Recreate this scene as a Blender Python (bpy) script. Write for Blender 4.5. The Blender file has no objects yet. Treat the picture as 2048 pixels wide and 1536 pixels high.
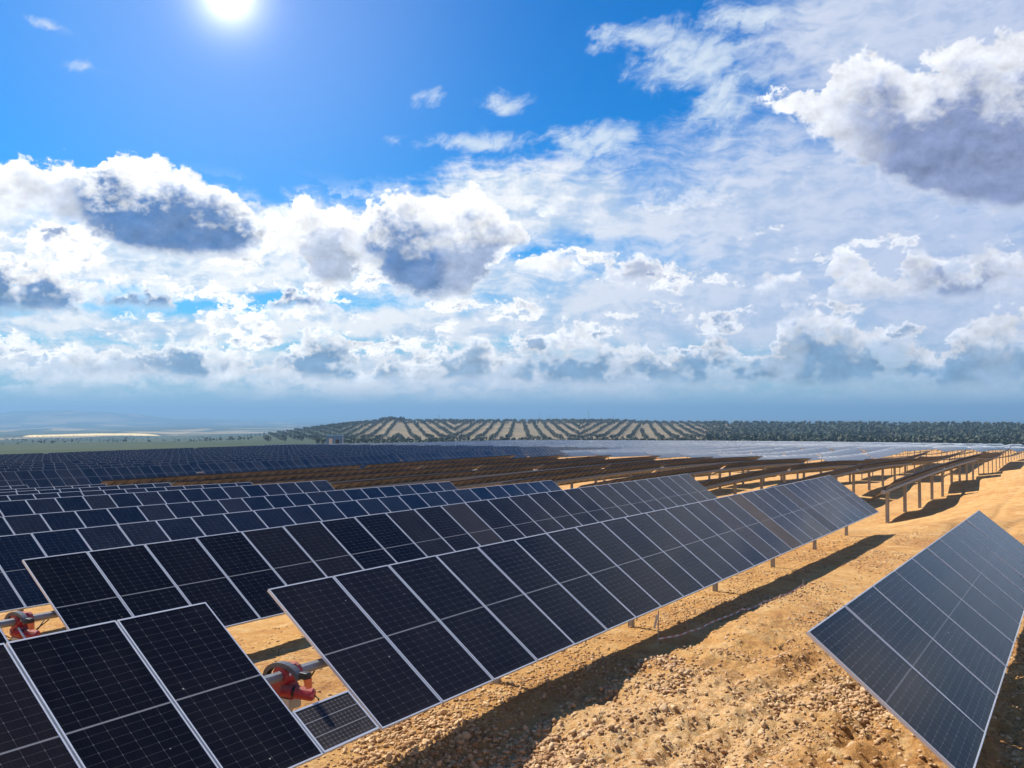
import bpy, math, random
import numpy as np
from mathutils import Vector, Matrix
random.seed(7); rng = np.random.default_rng(7)
scene = bpy.context.scene
COL = scene.collection
rad = math.radians

# ------------------------------------------------------------------ camera, sky, sun, exposure
F_PX, HORIZON_PX = 1842.0, 822.0                 # focal length and horizon of the 2048 x 1536 photograph
PITCH = math.atan((HORIZON_PX - 768) / F_PX)
cam = bpy.data.cameras.new('camera')
cam.sensor_width = 36.0
cam.lens = 36.0 * F_PX / 2048
cam.clip_start, cam.clip_end = 0.1, 120000
cam_ob = bpy.data.objects.new('camera', cam)
cam_ob.rotation_euler = (math.pi / 2 + PITCH, 0, 0)
COL.objects.link(cam_ob)
scene.camera = cam_ob
scene.view_settings.view_transform = 'Standard'
scene.view_settings.look = 'None'
scene.view_settings.gamma = 1
scene.view_settings.use_curve_mapping = False
scene.view_settings.exposure = 0.6

scene.cycles.max_bounces = 6; scene.cycles.diffuse_bounces = 3; scene.cycles.glossy_bounces = 3; scene.cycles.volume_bounces = 0
scene.cycles.use_adaptive_sampling = True; scene.cycles.adaptive_threshold = .02; scene.cycles.adaptive_min_samples = 12
SUN_AZ, SUN_EL = -55.0, 53.0                      # degrees from the viewing direction (+Y), above the horizon
sd = Vector((math.sin(rad(SUN_AZ)) * math.cos(rad(SUN_EL)), math.cos(rad(SUN_AZ)) * math.cos(rad(SUN_EL)), math.sin(rad(SUN_EL))))
sun = bpy.data.lights.new('sun', 'SUN')
sun.energy = 5.0
sun.angle = rad(0.5)
sun.color = (1.0, 0.93, 0.82)
sun_ob = bpy.data.objects.new('sun', sun)
sun_ob.rotation_euler = (-sd).to_track_quat('-Z', 'Y').to_euler()
sun_ob.location = (-30, 20, 60)
COL.objects.link(sun_ob)


class G:
    """a socket with arithmetic, so that node trees read like formulas"""
    def __init__(self, nt, s): self.nt, self.s = nt, s
    def _m(self, op, *a, clamp=False):
        n = self.nt.nodes.new('ShaderNodeMath'); n.operation = op; n.use_clamp = clamp
        for i, v in enumerate((self,) + a):
            if isinstance(v, G): self.nt.links.new(v.s, n.inputs[i])
            else: n.inputs[i].default_value = v
        return G(self.nt, n.outputs[0])
    def __add__(self, o): return self._m('ADD', o)
    __radd__ = __add__
    def __mul__(self, o): return self._m('MULTIPLY', o)
    __rmul__ = __mul__
    def __sub__(self, o): return self._m('SUBTRACT', o)
    def __rsub__(self, o): return (self * -1) + o
    def __truediv__(self, o): return self._m('DIVIDE', o)
    def mad(self, a, b): return self._m('MULTIPLY_ADD', a, b)
    def max(self, o): return self._m('MAXIMUM', o)
    def min(self, o): return self._m('MINIMUM', o)
    def pow(self, o): return self._m('POWER', o)
    def abs(self): return self._m('ABSOLUTE')
    def clamp(self): return self._m('ADD', 0.0, clamp=True)
    def fract(self): return self._m('FRACT')
    def step(self, a, b, lo=0.0, hi=1.0):
        n = self.nt.nodes.new('ShaderNodeMapRange'); n.interpolation_type = 'SMOOTHSTEP'
        self.nt.links.new(self.s, n.inputs[0])
        for i, v in zip((1, 2, 3, 4), (a, b, lo, hi)): n.inputs[i].default_value = v
        return G(self.nt, n.outputs[0])


class T:
    """short helpers on one node tree"""
    def __init__(self, nt): self.nt = nt
    def node(self, kind, **kw):
        n = self.nt.nodes.new('ShaderNode' + kind)
        for k, v in kw.items(): setattr(n, k, v)
        return n
    def link(self, a, b): self.nt.links.new(a.s if isinstance(a, G) else a, b)
    def vmath(self, op, *a, out=0, scale=None):
        n = self.node('VectorMath', operation=op)
        for i, v in enumerate(a):
            if isinstance(v, (tuple, list)): n.inputs[i].default_value = v
            else: self.link(v, n.inputs[i])
        if scale is not None:
            if isinstance(scale, G): self.link(scale, n.inputs['Scale'])
            else: n.inputs['Scale'].default_value = scale
        return n.outputs[out]
    def xyz(self, v):
        n = self.node('SeparateXYZ'); self.link(v, n.inputs[0])
        return [G(self.nt, o) for o in n.outputs]
    def comb(self, x, y, z):
        n = self.node('CombineXYZ')
        for i, v in enumerate((x, y, z)):
            if isinstance(v, G): self.link(v, n.inputs[i])
            else: n.inputs[i].default_value = v
        return n.outputs[0]
    def noise(self, vec, scale, detail=4, rough=0.5, dist=0.0, color=False, lac=2.0):
        n = self.node('TexNoise')
        if vec is not None: self.link(vec, n.inputs['Vector'])
        n.inputs['Scale'].default_value = scale; n.inputs['Detail'].default_value = detail
        n.inputs['Roughness'].default_value = rough; n.inputs['Distortion'].default_value = dist
        n.inputs['Lacunarity'].default_value = lac
        return n.outputs['Color'] if color else G(self.nt, n.outputs[0])
    def voronoi(self, vec, scale, feature='F1', out='Distance', rand=1.0, detail=0.0, rough=0.5):
        n = self.node('TexVoronoi', feature=feature)
        if vec is not None: self.link(vec, n.inputs['Vector'])
        n.inputs['Scale'].default_value = scale; n.inputs['Randomness'].default_value = rand
        if 'Detail' in n.inputs and detail:
            n.inputs['Detail'].default_value = detail; n.inputs['Roughness'].default_value = rough; n.normalize = True
        return n.outputs[out] if out == 'Color' else G(self.nt, n.outputs[out])
    def mix(self, fac, a, b):
        n = self.node('Mix', data_type='RGBA')
        for s, v in ((n.inputs[0], fac), (n.inputs[6], a), (n.inputs[7], b)):
            if isinstance(v, (G, bpy.types.NodeSocket)): self.link(v, s)
            elif isinstance(v, tuple): s.default_value = v if len(v) == 4 else v + (1,)
            else: s.default_value = v
        return n.outputs[2]


world = bpy.data.worlds.new('World'); scene.world = world; world.use_nodes = True
wt = world.node_tree; wt.nodes.clear(); W = T(wt)
sky = W.node('TexSky', sky_type='NISHITA'); sky.sun_disc = False
sky.sun_elevation = rad(SUN_EL); sky.sun_rotation = rad(SUN_AZ)
sky.altitude = 400; sky.air_density = 1.0; sky.dust_density = 0.6; sky.ozone_density = 3.0
dirv = W.node('TexCoord').outputs['Generated']
dx, dy, dz = W.xyz(dirv)
az = dx._m('ARCTAN2', dy)
el = dz._m('ARCSINE')
ang = lambda px: math.atan((px - 1024) / F_PX)
def elev(px, py): return math.atan2(HORIZON_PX - py, math.hypot(F_PX, px - 1024))
AZ0, AZ1, ELM = -0.56, 0.56, 0.46
# domain warps: broad billows and fine cauliflower edges
p1 = W.vmath('MULTIPLY', dirv, (1, 1, 1.25))
w1 = W.vmath('SUBTRACT', W.noise(p1, 17, 2, .55, color=True), (.5, .5, .5))
w2 = W.vmath('SUBTRACT', W.noise(p1, 60, 6, .66, color=True), (.5, .5, .5))
uv0 = W.comb(az, el, 0.0)
bill = W.voronoi(W.vmath('ADD', p1, W.vmath('SCALE', w2, scale=.016)), 46, detail=3, rough=.6)
n_hi = W.noise(p1, 30, 8, .66)
n_up = W.noise(W.vmath('ADD', p1, (-.004, 0, .012)), 30, 6, .66)       # the same billows a step towards the light
relief = n_hi - n_up
n_mid = W.noise(p1, 22, 3, .6)
wz = W.vmath('ADD', W.vmath('MULTIPLY', w1, (.05, .034, 0)), W.vmath('MULTIPLY', w2, (.05, .040, 0)))
wu, wv, _ = W.xyz(W.vmath('ADD', uv0, wz))
_, wb, _ = W.xyz(W.vmath('ADD', uv0, W.vmath('MULTIPLY', W.vmath('ADD', W.vmath('SCALE', w1, scale=.5), W.vmath('SCALE', w2, scale=.5)), (0, .030, 0))))
ucurve = wu.mad(1 / (AZ1 - AZ0), -AZ0 / (AZ1 - AZ0)).clamp()
def bank(rows):
    """one bank of cumulus: its top, base and thickness along the compass"""
    n = W.node('RGBCurve'); m = n.mapping
    for ch, k in ((0, 1), (1, 2), (2, 3)):
        cv = m.curves[ch]
        pts = [((ang(r[0]) - AZ0) / (AZ1 - AZ0), (elev(r[0], r[k]) / ELM if k < 3 else r[k])) for r in rows]
        if pts[0][0] > .001: pts = [(0, pts[0][1])] + pts
        if pts[-1][0] < .999: pts = pts + [(1, pts[-1][1])]
        while len(cv.points) < len(pts): cv.points.new(.5, .5)
        for q, (a, b) in zip(cv.points, pts):
            q.location = (a, min(max(b, 0), 1)); q.handle_type = 'AUTO_CLAMPED'
    m.update()
    comb = W.node('CombineColor'); 
    for i in range(3): W.link(ucurve, comb.inputs[i])
    W.link(comb.outputs[0], n.inputs['Color'])
    sp = W.node('SeparateColor'); W.link(n.outputs[0], sp.inputs[0])
    t, b, s = [G(wt, o) for o in sp.outputs]
    return t * ELM, b * ELM, s
BANK_LOW = [(-140,690,768,.5),(0,735,745,.2),(60,728,766,.3),(130,690,770,.5),(200,688,768,.5),(260,702,765,.6),(300,690,762,.8),(350,666,765,.9),(400,676,770,1),(450,694,770,.8),(500,722,772,.4),(560,718,774,.4),(590,684,772,.8),(640,660,772,1),(690,682,772,.9),(722,738,775,.3),(760,712,772,.6),(800,696,772,.9),(842,738,774,.4),(880,682,772,.8),(930,678,768,.8),(980,684,768,.8),(1012,718,776,.5),(1050,664,778,.8),(1110,646,780,.9),(1160,653,782,1),(1220,690,782,.9),(1260,680,778,.7),(1300,674,774,.9),(1340,707,778,.8),(1400,682,780,.9),(1450,678,782,1),(1525,708,782,.9),(1556,640,786,.6),(1600,610,786,.8),(1660,622,786,1),(1720,645,786,.9),(1800,660,786,1),(1885,692,786,.9),(1930,650,786,.8),(1990,635,786,.7),(2048,606,786,.8),(2180,640,786,.8)]
BANK_MID = [(-140,530,640,.8),(0,514,642,1),(60,530,640,1),(120,552,638,.8),(170,562,615,.3),(205,560,625,.3),(240,574,624,.9),(290,566,624,.9),(340,596,622,.4),(372,640,600,0),(490,640,600,0),(525,600,630,.2),(560,584,634,.6),(610,578,634,.9),(650,594,636,.6),(690,622,632,.2),(715,640,600,0),(1020,560,540,0),(1050,504,552,.1),(1110,496,554,.15),(1160,528,548,0),(1180,560,530,0),(1202,510,562,.2),(1240,520,574,.4),(1290,510,574,.6),(1312,540,562,.2),(1335,570,540,0),(1505,570,540,0),(1530,548,576,.1),(1570,544,585,.15),(1620,566,582,.1),(1650,574,600,.1),(1682,500,600,.1),(1730,506,603,.15),(1756,556,606,.2),(1800,554,606,.3),(1832,510,602,.4),(1880,504,604,.7),(1940,520,608,.9),(1980,500,602,.5),(2048,514,592,.4),(2180,520,592,.4)]
BANK_HIGH = [(-140,340,470,.5),(0,324,462,.25),(40,318,445,.3),(90,323,440,.35),(140,316,460,.5),(180,332,484,.8),(230,305,504,1),(280,312,515,1),(330,317,522,1),(380,328,526,1),(420,357,524,1),(460,382,520,1),(500,416,508,.9),(532,455,502,.5),(547,488,500,0),(562,398,510,.1),(600,392,530,.2),(640,398,574,.6),(680,403,578,.6),(722,415,545,.35),(760,392,570,.6),(800,376,594,.9),(850,374,604,.9),(900,382,604,.7),(950,382,594,.7),(1000,418,525,.6),(1040,450,502,.2),(1066,510,470,0),(1100,540,440,0),(2180,540,440,0)]
BANK_FAR = [(-140,770,795,.3),(0,775,797,.3),(90,762,797,.3),(180,785,790,0),(260,772,798,.4),(360,778,797,.3),(450,766,798,.5),(540,790,785,0),(640,778,799,.4),(760,764,799,.5),(850,782,797,.2),(940,756,800,.5),(1040,788,794,0),(1150,766,801,.5),(1240,752,800,.4),(1330,780,800,.3),(1440,764,802,.6),(1560,785,798,.2),(1680,770,803,.6),(1800,776,803,.6),(1900,762,803,.5),(2048,775,802,.5),(2180,775,802,.5)]
BANK_TOP = [(-140,240,200,0),(1500,240,160,0),(1535,192,188,0),(1562,174,218,0),(1600,164,262,.05),(1640,158,292,.12),(1680,118,314,.3),(1730,102,344,.6),(1780,108,368,.85),(1840,128,394,1),(1900,86,412,1),(1950,66,422,1),(2000,56,424,1),(2048,46,424,1),(2180,60,420,1)]
inside = az.abs().step(.60, .53) * el.step(.46, .42)
edge = (.40 - bill) * .014 + (n_hi - .5) * .042
alpha, core = None, None
for rows in (BANK_TOP, BANK_HIGH, BANK_MID, BANK_LOW, BANK_FAR):
    t, b, s = bank(rows)
    under = t - wv + edge * (.45 if rows is BANK_FAR else 1.0)
    low = (wb - b) + (n_hi - .5) * .016
    a = under.step(0.0, .0075) * (.55 if rows is BANK_FAR else 1.0) * low.step(-.003, .016)
    if rows is BANK_LOW or rows is BANK_MID: a = a * n_mid.step(.36, .50, .25, 1.0)
    deep = (under / (t - b).max(.012)) + (n_hi - .5) * .85 + (bill - .4) * .30 + (n_mid - .5) * .55
    k = (deep.step(.06, .58) * (s * 1.12)).min(1.0) * a
    alpha = a if alpha is None else alpha.max(a)
    core = k if core is None else core.max(k)
# smaller broken cumulus scattered between the banks
scat = W.noise(W.vmath('ADD', W.vmath('MULTIPLY', dirv, (1, 1, 2.4)), W.vmath('SCALE', w2, scale=.05)), 13, 5, .58)
zone = el.step(.255, .17) * el.step(.015, .05)
a_s = (scat + (n_hi - .5) * .30 + az.step(.45, -.25) * .045).step(.565, .625) * zone
k_s = (scat + (n_hi - .5) * .45 - el * .15).step(.585, .70) * a_s
alpha = alpha.max(a_s)
core = core.max(k_s * .85)
# beyond the photograph the same mixture of cumulus and veil goes on, placed by noise
wild = W.noise(W.vmath('MULTIPLY', dirv, (1, 1, 2.2)), 3.1, 4, .55)
ring = el.step(.70, .25)
a_out = (wild + (n_hi - .5) * .25).step(.56, .60) * ring
s_out = (wild + (n_hi - .5) * .12).step(.60, .72) * ring
alpha = alpha * inside + a_out * (1 - inside)
core = core * inside + s_out * (1 - inside)
def field(vec, blobs):
    acc = None
    for cx, cy, rx, ry, amp in blobs:
        ia, ie = F_PX / rx, F_PX / ry
        d = W.vmath('MULTIPLY_ADD', vec, (ia, ie, 0), (-ang(cx) * ia, -elev(cx, cy) * ie, 0))
        b = G(wt, W.vmath('LENGTH', d, out=1)).mad(-amp, amp)
        acc = b if acc is None else acc.max(b)
    return acc
VEIL = [(1880,20,420,190,1.3),(1640,440,520,260,1.1),(1950,560,560,260,1.1),(1060,405,330,90,1.7),(1290,440,260,50,1.5),(1120,335,190,24,.8),
 (880,650,420,50,1.5),(330,530,560,60,1.9),(120,480,260,60,1.3),(620,470,330,90,1.3),(300,655,520,36,1.2),(230,725,480,60,1.2),(900,745,800,70,1.3),(1400,610,700,150,1.2),(930,560,330,70,1.0)]
CIRRUS = [(1290,62,110,32,.9),(1390,115,140,70,1),(1465,180,90,90,.9),(1480,25,120,34,.8),(1205,92,40,10,.6),
 (1005,200,62,24,.8),(858,188,30,20,.6),(960,284,170,22,.9),(1195,278,110,44,1),(115,48,46,10,.6),(185,127,46,12,.5)]
gdir = Vector((math.sin(ang(450)) * math.cos(elev(450, -20)), math.cos(ang(450)) * math.cos(elev(450, -20)), math.sin(elev(450, -20))))
gd = G(wt, W.vmath('DOT_PRODUCT', dirv, tuple(gdir), out=1))._m('ARCCOSINE')
glow = (gd * (-1 / .014))._m('EXPONENT') * 3.6 + (gd * gd * (-1 / .040))._m('EXPONENT') * .20
lit = (gd * (-1 / .45))._m('EXPONENT')
near = lit.step(.13, .58)
uvv = W.vmath('ADD', uv0, W.vmath('MULTIPLY', W.vmath('ADD', W.vmath('SCALE', w1, scale=1.3), W.vmath('SCALE', w2, scale=.5)), (.09, .022, 0)))
streak = W.noise(W.vmath('MULTIPLY', W.vmath('ADD', dirv, W.vmath('SCALE', w1, scale=.04)), (1, 1, 4.5)), 15, 7, .64)
V_out = W.noise(W.vmath('MULTIPLY', dirv, (1, 1, 3)), 2.2, 3, .6).mad(2.2, -.45) - el.step(.35, .75) * 1.2
V = field(uvv, VEIL).max(-.6) * inside + V_out * (1 - inside)
C = field(uvv, CIRRUS).max(-.8) * inside + (inside - 1)
fil = W.noise(W.vmath('MULTIPLY', W.vmath('ADD', W.comb(az * .78 + el * .62, el * .78 - az * .62, 0.0), W.vmath('SCALE', w1, scale=.05)), (30, 74, 1)), 1.0, 6, .68)
a_v = (V + (streak - .5) * near.mad(.7, .6) + (n_hi - .5) * near.mad(.7, .15)).step(-.10, .80)
a_ci = (C + (fil - .5) * 1.5 + (streak - .5) * 1.0 + (n_hi - .5) * .9).step(-.05, .95) * .85
# clear sky, deep blue overhead as in the photograph
hs = W.node('HueSaturation'); W.link(sky.outputs[0], hs.inputs['Color']); hs.inputs['Saturation'].default_value = 1.35; hs.inputs['Hue'].default_value = .497
clear = W.vmath('MULTIPLY', hs.outputs[0], (.016, .098, .138))
# glare of the sun through thin haze
c = W.mix(el.step(.17, -.01) * .8, clear, (.33, .52, .70))
c = W.vmath('ADD', c, W.vmath('SCALE', (1.0, .90, .86), scale=glow))
tex = (n_hi + streak).step(.80, 1.12)
vcol = W.mix(near, W.mix(tex, (.47, .57, .80), (.58, .66, .86)), W.mix(tex, (.56, .72, .90), (1.06, 1.06, 1.05)))
c = W.mix(a_v * .92, c, vcol)
c = W.mix(a_ci, c, (.76, .86, .96))
bright = (relief * 1.2).mad(1.0, 1.0)
white = W.vmath('SCALE', W.mix(near, (.86, .89, .97), (1.25, 1.24, 1.22)), scale=bright)
dark = W.vmath('SCALE', W.mix(el.step(.03, .16), (.20, .36, .56), W.mix(near, (.25, .31, .52), (.095, .215, .475))), scale=(relief * 1.1).mad(1.0, 1.0))
core = (core + (bill - .4) * .25 * core).clamp()
c = W.mix(alpha * .97, c, W.mix(core, white, dark))
c = W.mix(el.step(.036, -.008) * .85, c, W.mix(streak, (.36, .55, .70), (.52, .68, .80)))
c = W.mix(dz.step(0.0, -.05), c, (.30, .25, .18))
bg = W.node('Background'); W.link(c, bg.inputs[0]); bg.inputs[1].default_value = 1.0 / 2 ** scene.view_settings.exposure
wo = W.node('OutputWorld'); W.link(bg.outputs[0], wo.inputs[0])
world.cycles.sampling_method = 'MANUAL'; world.cycles.sample_map_resolution = 512

# ------------------------------------------------------------------ small mesh helpers
YAW = rad(31.6)
RX, RY = math.cos(YAW), -math.sin(YAW)           # R: across the rows, to the right
DX, DY = math.sin(YAW), math.cos(YAW)            # D: along the rows, away from the camera
RV, DV, ZV = Vector((RX, RY, 0)), Vector((DX, DY, 0)), Vector((0, 0, 1))
def st(x, y): return x * RX + y * RY, x * DX + y * DY
def xy(s, t): return s * RX + t * DX, s * RY + t * DY
def pxw(x, y): return 1024 + F_PX * x / y if y > .5 else -9e9

class MB:
    """collects faces with material slots; build() links them as one mesh object"""
    def __init__(self): self.v, self.f, self.m = [], [], []
    def quad(self, a, b, c, d, m=0):
        i = len(self.v); self.v += [tuple(a), tuple(b), tuple(c), tuple(d)]; self.f.append((i, i+1, i+2, i+3)); self.m.append(m)
    def box(self, c, h, m=0, X=Vector((1,0,0)), Y=Vector((0,1,0)), Z=Vector((0,0,1)), top=None):
        c = Vector(c); i = len(self.v)
        for sx, sy, sz in ((-1,-1,-1),(1,-1,-1),(1,1,-1),(-1,1,-1),(-1,-1,1),(1,-1,1),(1,1,1),(-1,1,1)):
            k = top if (top and sz > 0) else 1
            self.v.append(tuple(c + X*(h[0]*sx*k) + Y*(h[1]*sy*k) + Z*(h[2]*sz)))
        for q in ((0,3,2,1),(4,5,6,7),(0,1,5,4),(1,2,6,5),(2,3,7,6),(3,0,4,7)):
            self.f.append(tuple(i + j for j in q)); self.m.append(m)
        return self
    def tube(self, pts, r, n=10, m=0, caps=True):
        pts = [Vector(p) for p in pts]; base = len(self.v); rs = r if isinstance(r, (list, tuple)) else [r]*len(pts)
        up = None
        for k, p in enumerate(pts):
            d = (pts[min(k+1, len(pts)-1)] - pts[max(k-1, 0)]).normalized()
            if up is None: up = Vector((0,0,1)) if abs(d.z) < .9 else Vector((1,0,0))
            a = d.cross(up).normalized(); b = a.cross(d).normalized(); up = b
            for j in range(n):
                w = 2*math.pi*j/n; self.v.append(tuple(p + a*(math.cos(w)*rs[k]) + b*(math.sin(w)*rs[k])))
        for k in range(len(pts)-1):
            for j in range(n):
                self.f.append((base+k*n+j, base+k*n+(j+1)%n, base+(k+1)*n+(j+1)%n, base+(k+1)*n+j)); self.m.append(m)
        if caps:
            self.f.append(tuple(base+j for j in range(n))[::-1]); self.m.append(m)
            e = base+(len(pts)-1)*n; self.f.append(tuple(e+j for j in range(n))); self.m.append(m)
        return self
    def prism(self, poly, o, X, Y, Z, h, m=0):
        """polygon (x, y) extruded by +-h along Z"""
        n = len(poly); i = len(self.v)
        for sg in (-1, 1):
            for a, b in poly: self.v.append(tuple(o + X*a + Y*b + Z*(h*sg)))
        self.f.append(tuple(i+j for j in range(n))[::-1]); self.f.append(tuple(i+n+j for j in range(n))); self.m += [m, m]
        for j in range(n):
            k = (j+1) % n; self.f.append((i+j, i+k, i+n+k, i+n+j)); self.m.append(m)
        return self
    def mesh(self, name, mats, smooth=False):
        me = bpy.data.meshes.new(name); me.from_pydata(self.v, [], self.f)
        for m in mats: me.materials.append(m)
        me.polygons.foreach_set('material_index', np.array(self.m, np.int32))
        if smooth: me.polygons.foreach_set('use_smooth', np.ones(len(self.f), bool))
        me.update(); return me
    def build(self, name, mats, parent=None, smooth=False, bevel=0):
        return link(name, self.mesh(name, mats if isinstance(mats, list) else [mats], smooth), parent, bevel=bevel)

def link(name, data, parent=None, M=None, bevel=0):
    o = bpy.data.objects.new(name, data); COL.objects.link(o)
    if parent is not None: o.parent = parent
    if M is not None: o.matrix_basis = M
    if bevel:
        b = o.modifiers.new('bevel', 'BEVEL'); b.width = bevel; b.segments = 2; b.limit_method = 'ANGLE'
    return o
def tag(o, label=None, cat=None, group=None, kind=None):
    for k, v in (('label', label), ('category', cat), ('group', group), ('kind', kind)):
        if v: o[k] = v
    return o
def thing(name, loc, label, cat, group=None):
    o = bpy.data.objects.new(name, None); COL.objects.link(o); o.location = loc; o.empty_display_size = .2
    return tag(o, label, cat, group)
def np_mesh(name, verts, quads, mats, tris=False):
    me = bpy.data.meshes.new(name); k = 3 if tris else 4
    me.vertices.add(len(verts)); me.vertices.foreach_set('co', verts.astype(np.float32).ravel())
    me.loops.add(len(quads)*k); me.loops.foreach_set('vertex_index', quads.astype(np.int32).ravel())
    me.polygons.add(len(quads)); me.polygons.foreach_set('loop_start', np.arange(0, len(quads)*k, k, dtype=np.int32))
    for m in mats: me.materials.append(m)
    me.update(calc_edges=True); return me

# ------------------------------------------------------------------ materials
def material(name):
    m = bpy.data.materials.new(name); m.use_nodes = True; t = T(m.node_tree)
    return m, t, m.node_tree.nodes['Principled BSDF']
def plain(name, col, rough=.5, metal=0, var=.15, scale=8, bump=0, spec=.5):
    m, t, p = material(name)
    co = t.node('TexCoord').outputs['Object']
    n = t.noise(co, scale, 5, .6)
    t.link(t.mix(n, tuple(c*(1-var) for c in col), tuple(min(1, c*(1+var)) for c in col)), p.inputs['Base Color'])
    t.link(n.mad(.25, rough-.12), p.inputs['Roughness']); p.inputs['Metallic'].default_value = metal
    p.inputs['Specular IOR Level'].default_value = spec
    if bump:
        b = t.node('Bump'); b.inputs['Strength'].default_value = bump; b.inputs['Distance'].default_value = .01
        t.link(t.noise(co, scale*6, 5, .65), b.inputs['Height']); t.link(b.outputs[0], p.inputs['Normal'])
    return m
M_FRAME = plain('anodised_aluminium', (.72, .74, .76), .38, .35, .08)
M_STEEL = plain('galvanised_steel', (.42, .43, .43), .45, .55, .22, 14)
M_POST = plain('weathered_post_steel', (.34, .33, .31), .55, .35, .25, 9)
M_TUBE = plain('dull_tube_steel', (.27, .275, .28), .5, .4, .25, 10)
M_DARKST = plain('dark_grey_steel', (.10, .10, .11), .42, .3, .2, 12)
M_EDGE = plain('dull_aluminium', (.24, .26, .30), .45, .3, .1)
M_RED, t, p = material('dusty_red_paint')
co = t.node('TexCoord').outputs['Object']; up = t.xyz(t.node('NewGeometry').outputs['Normal'])[2]
dst = (t.noise(co, 9, 6, .7) + up * .22).step(.52, .80)
t.link(t.mix(dst * .6, t.mix(t.noise(co, 30, 4), (.24, .007, .016), (.42, .014, .030)), (.27, .16, .10)), p.inputs['Base Color']); t.link(dst.mad(.4, .38), p.inputs['Roughness'])
M_BLACK = plain('black_plastic', (.015, .015, .016), .5, 0, .3, 20)
M_ORANGE = plain('orange_plastic', (.75, .16, .04), .45, 0, .2, 20)
M_RIB = plain('module_edge_and_gap_shade', (.035, .034, .036), .5, .2, .2)
M_BACK, t, p = material('panel_backsheet')
rnd = G(t.nt, t.node('ObjectInfo').outputs['Random'])
t.link(t.mix(rnd * .8 + t.noise(t.node('TexCoord').outputs['Object'], 2.5, 3) * .2, (.10, .092, .090), (.21, .185, .17)), p.inputs['Base Color']); p.inputs['Roughness'].default_value = .55
M_WHITE = plain('white_rod_paint', (.75, .75, .73), .35, 0, .06, 20)

def cell_material(name, lx, ly, cols, rows, line=.40, mid=.60, cut=(), ior=1.18):
    """monocrystalline half-cut cells under dusty glass; object space, x along the row and y up the slope"""
    m, t, p = material(name)
    co = t.node('TexCoord').outputs['Object']; x, y, z = t.xyz(co)
    u = x.mad(cols/lx, cols/2); v = y.mad(rows/ly, rows/2)
    fu = (u.fract() - .5).abs(); fv = (v.fract() - .5).abs()
    lu = fu.step(.5 - .0042*cols/lx, .5 - .0016*cols/lx); lv = fv.step(.5 - .004*rows/ly, .5 - .001*rows/ly)
    spot = fv.step(.30, .47)
    fing = ((u * 5).fract() - .5).abs().step(.44, .5) * .10
    at = t.node('Attribute', attribute_type='OBJECT', attribute_name='dust'); dust = G(t.nt, at.outputs['Fac'])
    info = t.node('ObjectInfo'); rnd = G(t.nt, info.outputs['Random'])
    shift = t.vmath('ADD', co, t.comb(rnd * 37, rnd * 11, 0.0))
    n1 = t.noise(shift, 1.3, 4, .6); n2 = t.noise(shift, 60, 3, .6); runs = t.noise(t.vmath('MULTIPLY', shift, (14, .9, 1)), 1, 3, .6)
    tone = t.mix(rnd, (.0035, .0045, .0085), (.0060, .0062, .0110))
    lines = (lu * (spot * .75 + .25) * .9 + lv * .22 + fing * .5) * line
    if mid: lines = lines.max(y.abs().step(.012, .006) * mid)
    for c in cut: lines = lines.max((y - c).abs().step(.008, .003) * .7)
    col = t.mix(lines.min(1.0), tone, (.34, .35, .37))
    film = n1.step(.38, .80) * .016 + n2.step(.62, .80) * .016 + runs.step(.5, .8) * .010 + dust * (n1 * .35 + runs * .25 + .22) + y.step(-ly/2 + .10, -ly/2) * .05
    col = t.mix(film.min(1.0), col, (.24, .20, .17))
    drop = t.voronoi(shift, 2.6); col = t.mix(drop.step(.030, .016) * n2.step(.42, .55), col, (.55, .53, .48))
    t.link(col, p.inputs['Base Color'])
    t.link((film * 1.2 + n1 * .05 + .07).min(.6), p.inputs['Roughness'])
    p.inputs['IOR'].default_value = ior
    return m
ML, MW, PIT = 2.278, 1.134, 1.156                # module length, width and pitch along the row
M_CELL = cell_material('solar_cells', MW, ML, 6, 24)
M_CELL_MID = cell_material('solar_cells_mid', MW, ML, 6, 24, line=.3, ior=1.42)
M_CELL_FAR = cell_material('solar_cells_far', MW, ML, 6, 24, line=.2, ior=1.45)
L0, P0 = 1.94, 1.738
M_CELL_WIDE = cell_material('solar_cells_wide', P0-.022, L0, 10, 22, line=.8, mid=.3, ior=1.12)
M_CELL_SMALL = cell_material('solar_cells_small', .84, .56, 14, 12, line=.9, mid=0, cut=(-.093, .093))

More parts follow.
